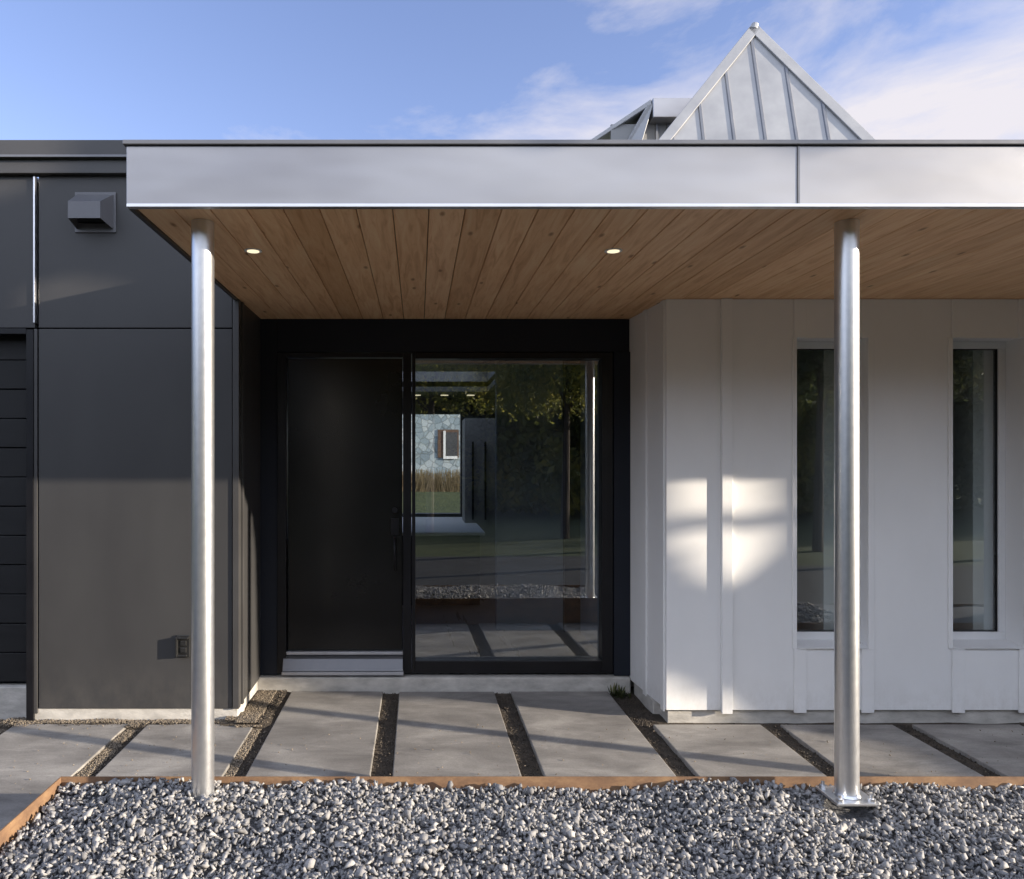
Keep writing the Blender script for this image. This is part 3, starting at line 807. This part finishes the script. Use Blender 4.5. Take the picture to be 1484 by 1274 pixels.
hp.tube(apex - Vector((0, 0, .05)), apex + Vector((0.02, 0, 0.03)), 0.06, 0.045, n=12)
hp.build('hip_cap', M['roof_sheet'], lantern, bevel=0.006)
# lower dormer behind, left of the pyramid
def rx(px): return (px - VX) / 100.0
def rz(py): return EYE + (YH - py) / 100.0
DY = 5.85
dm = MB()
dm.hexa([(rx(780), DY + 0.5, rz(245)), (rx(945), DY + 0.02, rz(150)), (rx(945), DY + 2.6, rz(150)), (rx(780), DY + 2.6, rz(245)),
         (rx(780), DY + 0.5, rz(240)), (rx(945), DY + 0.02, rz(142)), (rx(945), DY + 2.6, rz(142)), (rx(780), DY + 2.6, rz(240))])
dm.hexa([(rx(862), DY + .3, rz(290)), (rx(905), DY - .02, rz(290)), (rx(905), DY + .5, rz(290)), (rx(862), DY + .5, rz(290)),
         (rx(938), DY - .02, rz(152)), (rx(947), DY - .02, rz(150)), (rx(947), DY + .5, rz(150)), (rx(938), DY + .5, rz(152))])
dm.hexa([(rx(965), DY + .6, rz(150)), (rx(1040), DY + .6, rz(150)), (rx(1040), DY + 2.6, rz(150)), (rx(965), DY + 2.6, rz(150)),
         (rx(970), DY + .6, rz(141)), (rx(1045), DY + .6, rz(104)), (rx(1045), DY + 2.6, rz(104)), (rx(970), DY + 2.6, rz(141))])
dormer = dm.build('dormer', M['roof_sheet'], house, bevel=0.01)
MB().box(rx(945), rx(1050), DY - 0.05, DY + 2.5, rz(172), rz(144)).build('dormer_head', M['fascia'], dormer, bevel=0.01)
MB().box(rx(890), rx(1040), DY + 0.18, DY + 0.22, rz(300), rz(172.2)).build('dormer_face', M['cabinet'], dormer)
MB().box(rx(955), rx(958), DY + 0.14, DY + 0.18, rz(300), rz(172.5)).box(rx(972), rx(975), DY + 0.14, DY + 0.18, rz(300), rz(172.5)).build('seam', M['roof_seam'], dormer)

# ------------------------------------------------------------------ small weed by the white return
wd = empty('weed', 'small dark green weed in the corner beside the white return wall', 'weed', (1.53, 0.60, 0.0))
vs, fs, tt = [], [], []
for k in range(70):
    a = rng.uniform(0, 2 * math.pi); ln = rng.uniform(0.04, 0.12); el = rng.uniform(0.3, 1.3)
    d_ = np.array([math.cos(a) * math.cos(el), math.sin(a) * math.cos(el), math.sin(el)])
    sd_ = np.array([-math.sin(a), math.cos(a), 0]) * 0.008
    o0 = np.array([rng.normal(0, .03), rng.normal(0, .03), -0.03])
    i0 = len(vs)
    vs += [o0, o0 + d_ * ln * .6 + sd_, o0 + d_ * ln, o0 + d_ * ln * .6 - sd_]; fs.append((i0, i0 + 1, i0 + 2, i0 + 3)); tt += [rng.random()] * 4
raw_mesh('leaves', np.array(vs), np.array(fs), M['leaf_dark'], wd, np.array(tt))

# ------------------------------------------------------------------ foliage
def leaves(P, size):
    nl = len(P)
    a = rng.normal(size=(nl, 3)); a /= np.linalg.norm(a, axis=1)[:, None]
    h = rng.normal(size=(nl, 3)); c = np.cross(a, h); c /= np.linalg.norm(c, axis=1)[:, None]
    s = (size * rng.uniform(0.7, 1.3, nl))[:, None]
    V = np.stack([P - a * s, P + c * s * 0.5, P + a * s, P - c * s * 0.5], 1).reshape(-1, 3)
    F = np.arange(nl * 4).reshape(nl, 4)
    return V, F
def tree(name, label, loc, h, r, m, nl=9000, size=0.11, trunk_h=None, dense=14, group=None):
    t = empty(name, label, 'tree', loc, group)
    tb = MB()
    th = trunk_h if trunk_h else h * 0.3
    pts = [Vector((0, 0, -0.1))]
    for k in range(1, 5):
        pts.append(Vector((random.uniform(-.12, .12) * k * .5, random.uniform(-.12, .12) * k * .5, h * 0.82 * k / 4)))
    for k in range(4):
        tb.tube(pts[k], pts[k + 1], 0.035 * h * .6 * (1 - k * .22), 0.035 * h * .6 * (1 - (k + 1) * .22), n=10)
    cl = []
    for k in range(dense):
        a = random.uniform(0, 6.283); zz_ = random.uniform(th, h * 0.93); f = (zz_ - th) / (h - th)
        rr_ = r * (0.45 + 0.75 * math.sin(math.pi * min(1, f * .8 + .15))) * random.uniform(.45, .95)
        c_ = Vector((math.cos(a) * rr_, math.sin(a) * rr_, zz_))
        cl.append((c_, random.uniform(.42, .68) * r * (1 - .45 * f)))
        tb.tube(pts[min(4, int(f * 3) + 1)] * .9, c_, 0.05, 0.015, n=6)
    tb.build('trunk', M['bark'], t)
    P = []
    per = nl // len(cl)
    for c_, cr in cl:
        q = rng.normal(size=(per, 3)); q /= np.linalg.norm(q, axis=1)[:, None]
        q *= (rng.random((per, 1)) ** 0.45) * cr * np.array([1, 1, .8])
        P.append(q + np.array(c_))
    P = np.concatenate(P)
    P = P[P[:, 2] > 0.15]
    V, F = leaves(P, size)
    ph = np.array([mnoise.noise(Vector(p) * 1.1) for p in P])
    tn = np.clip(0.5 + ph * 0.8 + rng.normal(0, .15, len(P)), 0, 1)
    raw_mesh('crown', V, F, m, t, np.repeat(tn, 4))
    return t
spots = [(-4.5, -20, 7.6, 2.6, 'leaf_dark', 'broad dark tree across the garden, leftmost of the row mirrored in the glass'),
         (-1.2, -19.5, 6.4, 2.3, 'leaf', 'yellowing tree across the garden, mirrored at the left of the picture window'),
         (1.8, -20.5, 7.4, 2.4, 'leaf_dark', 'tall dark evergreen across the garden, mirrored in the middle of the picture window'),
         (4.6, -19.5, 6.6, 2.4, 'leaf', 'yellow green tree across the garden, mirrored at the right of the picture window'),
         (8.2, -21, 7.8, 2.7, 'leaf_dark', 'dark bushy tree across the garden, mirrored in the left narrow window'),
         (12.2, -21, 7.4, 2.7, 'leaf', 'olive coloured tree across the garden, mirrored in the right narrow window'),
         (16.5, -21, 8.0, 2.9, 'leaf_dark', 'last dark tree of the row across the garden, to the right of the others')]
for x, y, h, r, mk, lab in spots:
    tree('garden_tree', lab, (x, y, -0.08), h, r, M[mk], 24000, 0.15, trunk_h=0.2, dense=34, group='trees across the garden')

q = rng.random((60000, 3))
bx_ = -45 + 105 * q[:, 0]
top = 6.6 + 1.6 * np.sin(bx_ * 0.33) + 1.1 * np.sin(bx_ * 0.83 + 1) + 0.7 * np.sin(bx_ * 2.1)
P = np.stack([bx_, -27 + 4 * q[:, 1], -0.05 + top * q[:, 2] ** 0.8], 1)
q2 = rng.random((16000, 3))
P = np.concatenate([P, np.stack([-32 + 4 * q2[:, 0], -24 + 40 * q2[:, 1], 8.0 * q2[:, 2] ** 0.8], 1)])
V, F = leaves(P, 0.30)
tag(raw_mesh('distant_wood', V, F, M['leaf_dark'], None, np.repeat(rng.random(len(P)), 4)), kind='stuff')

def weeping(label, loc, r, z0, z1, nl, mk='leaf'):
    t = empty('weeping_tree', label, 'tree', loc, 'weeping trees near the drive')
    tb = MB(); tb.tube((0, 0, -.1), (0.08, 0, z1 * .8), 0.11, 0.05, n=10)
    P = []
    ns = nl // 45
    for k in range(ns):
        a = random.uniform(0, 6.283); rr_ = r * math.sqrt(random.random())
        cx_, cy_ = math.cos(a) * rr_, math.sin(a) * rr_ * .7
        ztop = z1 - (rr_ / r) ** 2 * (z1 - z0) * .35 + random.uniform(-.2, .2)
        ln = random.uniform(.5, 1.0) * (ztop - z0)
        if k % 12 == 0: tb.tube((0.06, 0, z1 * random.uniform(.5, .78)), (cx_, cy_, ztop), 0.03, 0.008, n=5)
        u_ = rng.random(45)
        P.append(np.stack([cx_ + rng.normal(0, .05, 45), cy_ + rng.normal(0, .05, 45), ztop - u_ * ln], 1))
    tb.build('trunk', M['bark'], t)
    P = np.concatenate(P)
    V, F = leaves(P, 0.06)
    tn = np.clip(0.55 + 0.5 * np.array([mnoise.noise(Vector(p) * 1.6) for p in P]) + rng.normal(0, .2, len(P)), 0, 1)
    raw_mesh('crown', V, F, M[mk], t, np.repeat(tn, 4))
weeping('yellow green weeping tree nearest the house, mirrored across the top of the picture window', (0.6, -12.2, -.07), 2.0, 2.9, 5.6, 13000)
weeping('weeping tree beside the nearest one, mirrored in the upper right of the picture window', (3.7, -10.9, -.07), 1.8, 2.7, 5.4, 12000)
weeping('weeping tree mirrored at the top of the left narrow window', (8.0, -9.7, -.07), 1.5, 2.9, 5.2, 10000, 'leaf_dark')
weeping('weeping tree mirrored at the top of the right narrow window', (11.0, -8.6, -.07), 1.5, 2.9, 5.2, 10000, 'leaf_dark')

# tree to the right that throws its shade on the white wall and the entrance
def shade(u, v):
    low = np.interp(u, [-0.6, 0.76, 1.19, 1.33, 1.69, 2.1, 2.5, 7], [0.6, 0.55, 0.46, 0.33, 0.33, 0.15, -0.06, -0.2])
    xl = np.interp(v, [0.0, 0.58, 1.09, 1.51, 1.6, 2.0, 3.0], [0.85, 0.78, 0.64, 0.45, 0.2, 0.2, 0.6])
    s_ = (u > xl) & (v > low) & (v < 2.7) & (u < 7)
    vb = np.interp(u, [1.64, 2.0, 2.1, 2.46], [1.18, 0.86, 0.86, 1.14])
    holeA = (u > 1.64) & (u < 2.47) & (v > vb) & (v < 1.9)
    bar = (v > 1.32) & (v < 1.375)
    s_ &= ~(holeA & ~bar)
    line = np.interp(u, [-1.1, 1.1, 1.85, 2.05, 7], [-0.89, -0.41, -0.23, -0.06, -0.02])
    s2_ = (u > -1.1) & (v < line) & (v > -2.3) & (u < 6)
    s3_ = (u > -5.5) & (u < -0.6) & (v > 2.02 + 0.12 * np.sin(u * 5.0)) & (v < 4.6)
    s3_ &= (np.sin(u * 3.1 + v * 2.0) + np.sin(v * 5.2 - u * 1.3)) > -0.9
    return s_ | s2_ | (s3_ & (rng.random(len(u)) < 0.55))
N = 240000
u, v, t = rng.uniform(-5.5, 7, N), rng.uniform(-2.3, 4.6, N), rng.uniform(3.3, 4.5, N)
ok = shade(u, v)
u, v, t = u[ok], v[ok], t[ok]
P = np.stack([u + TX * t, -t, v + TZ * t], 1)
P = P[P[:, 2] > 0.05]
base_x = 15.8
ft = empty('shade_tree', 'broad leafy tree standing to the right of the house, shading the white wall', 'tree', (base_x, -4.0, -0.08))
tb = MB().tube((0, 0, 0), (0.1, 0, 2.4), 0.16, 0.12, n=12)
for k in range(9):
    a = random.uniform(-2.6, 2.6)
    tb.tube((0.05, 0, 0.8 + k * 0.2), (a, random.uniform(-.4, .4), 2.9 + random.uniform(0, 1.8)), 0.06, 0.015, n=6)
tb.build('trunk', M['bark'], ft)
V, F = leaves(P - np.array([base_x, -4.0, -0.08]), 0.055)
raw_mesh('crown', V, F, M['leaf'], ft, np.repeat(rng.random(len(P)), 4))

# ------------------------------------------------------------------ neighbour behind
nb = empty('neighbour_house', 'grey stucco house with a small window, seen far behind through the rooms', 'house', (0.0, 22.0, -0.075))
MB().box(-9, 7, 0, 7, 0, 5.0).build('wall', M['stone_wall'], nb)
nw = MB().box(0.70, 1.45, -0.04, -0.002, 1.90, 2.90).build('window', M['brown_wood'], nb)
MB().box(0.90, 0.98, -0.07, -0.041, 1.85, 2.85).box(0.981, 1.40, -0.07, -0.041, 1.85, 1.95).build('sash', M['white_frame'], nw)
MB().box(0.985, 1.40, -0.06, -0.041, 1.955, 2.8).build('pane', M['interior_dark'], nw)
MB().hexa([(-9.4, -.5, 5.001), (7.4, -.5, 5.001), (7.4, 7.5, 5.001), (-9.4, 7.5, 5.001), (-9.4, 3.3, 7), (7.4, 3.3, 7), (7.4, 3.7, 7), (-9.4, 3.7, 7)]).build('roof', M['grey_metal'], nb)
bk_ = MB(); bk_.poly([(-40, 10, -0.07), (40, 10, -0.07), (40, 19, 0.66), (-40, 19, 0.66), (40, 40, 0.68), (-40, 40, 0.68)], [(0, 1, 2, 3), (3, 2, 4, 5)])
tag(bk_.build('grass_bank', M['lawn']), kind='structure')
nl = 6000
x = rng.uniform(-8, 6, nl); y = rng.uniform(20.5, 21.5, nl); hh = rng.uniform(.95, 1.45, nl); z0 = np.full(nl, 0.64)
lean = rng.normal(0, .08, (nl, 2))
V = np.stack([np.stack([x - .015, y, z0], 1), np.stack([x + .015, y, z0], 1), np.stack([x + lean[:, 0] + .004, y + lean[:, 1], hh], 1), np.stack([x + lean[:, 0] - .004, y + lean[:, 1], hh], 1)], 1).reshape(-1, 3)
tag(raw_mesh('dry_grass', V, np.arange(nl * 4).reshape(nl, 4), M['dry_reed'], None, np.repeat(rng.random(nl), 4)), kind='stuff')
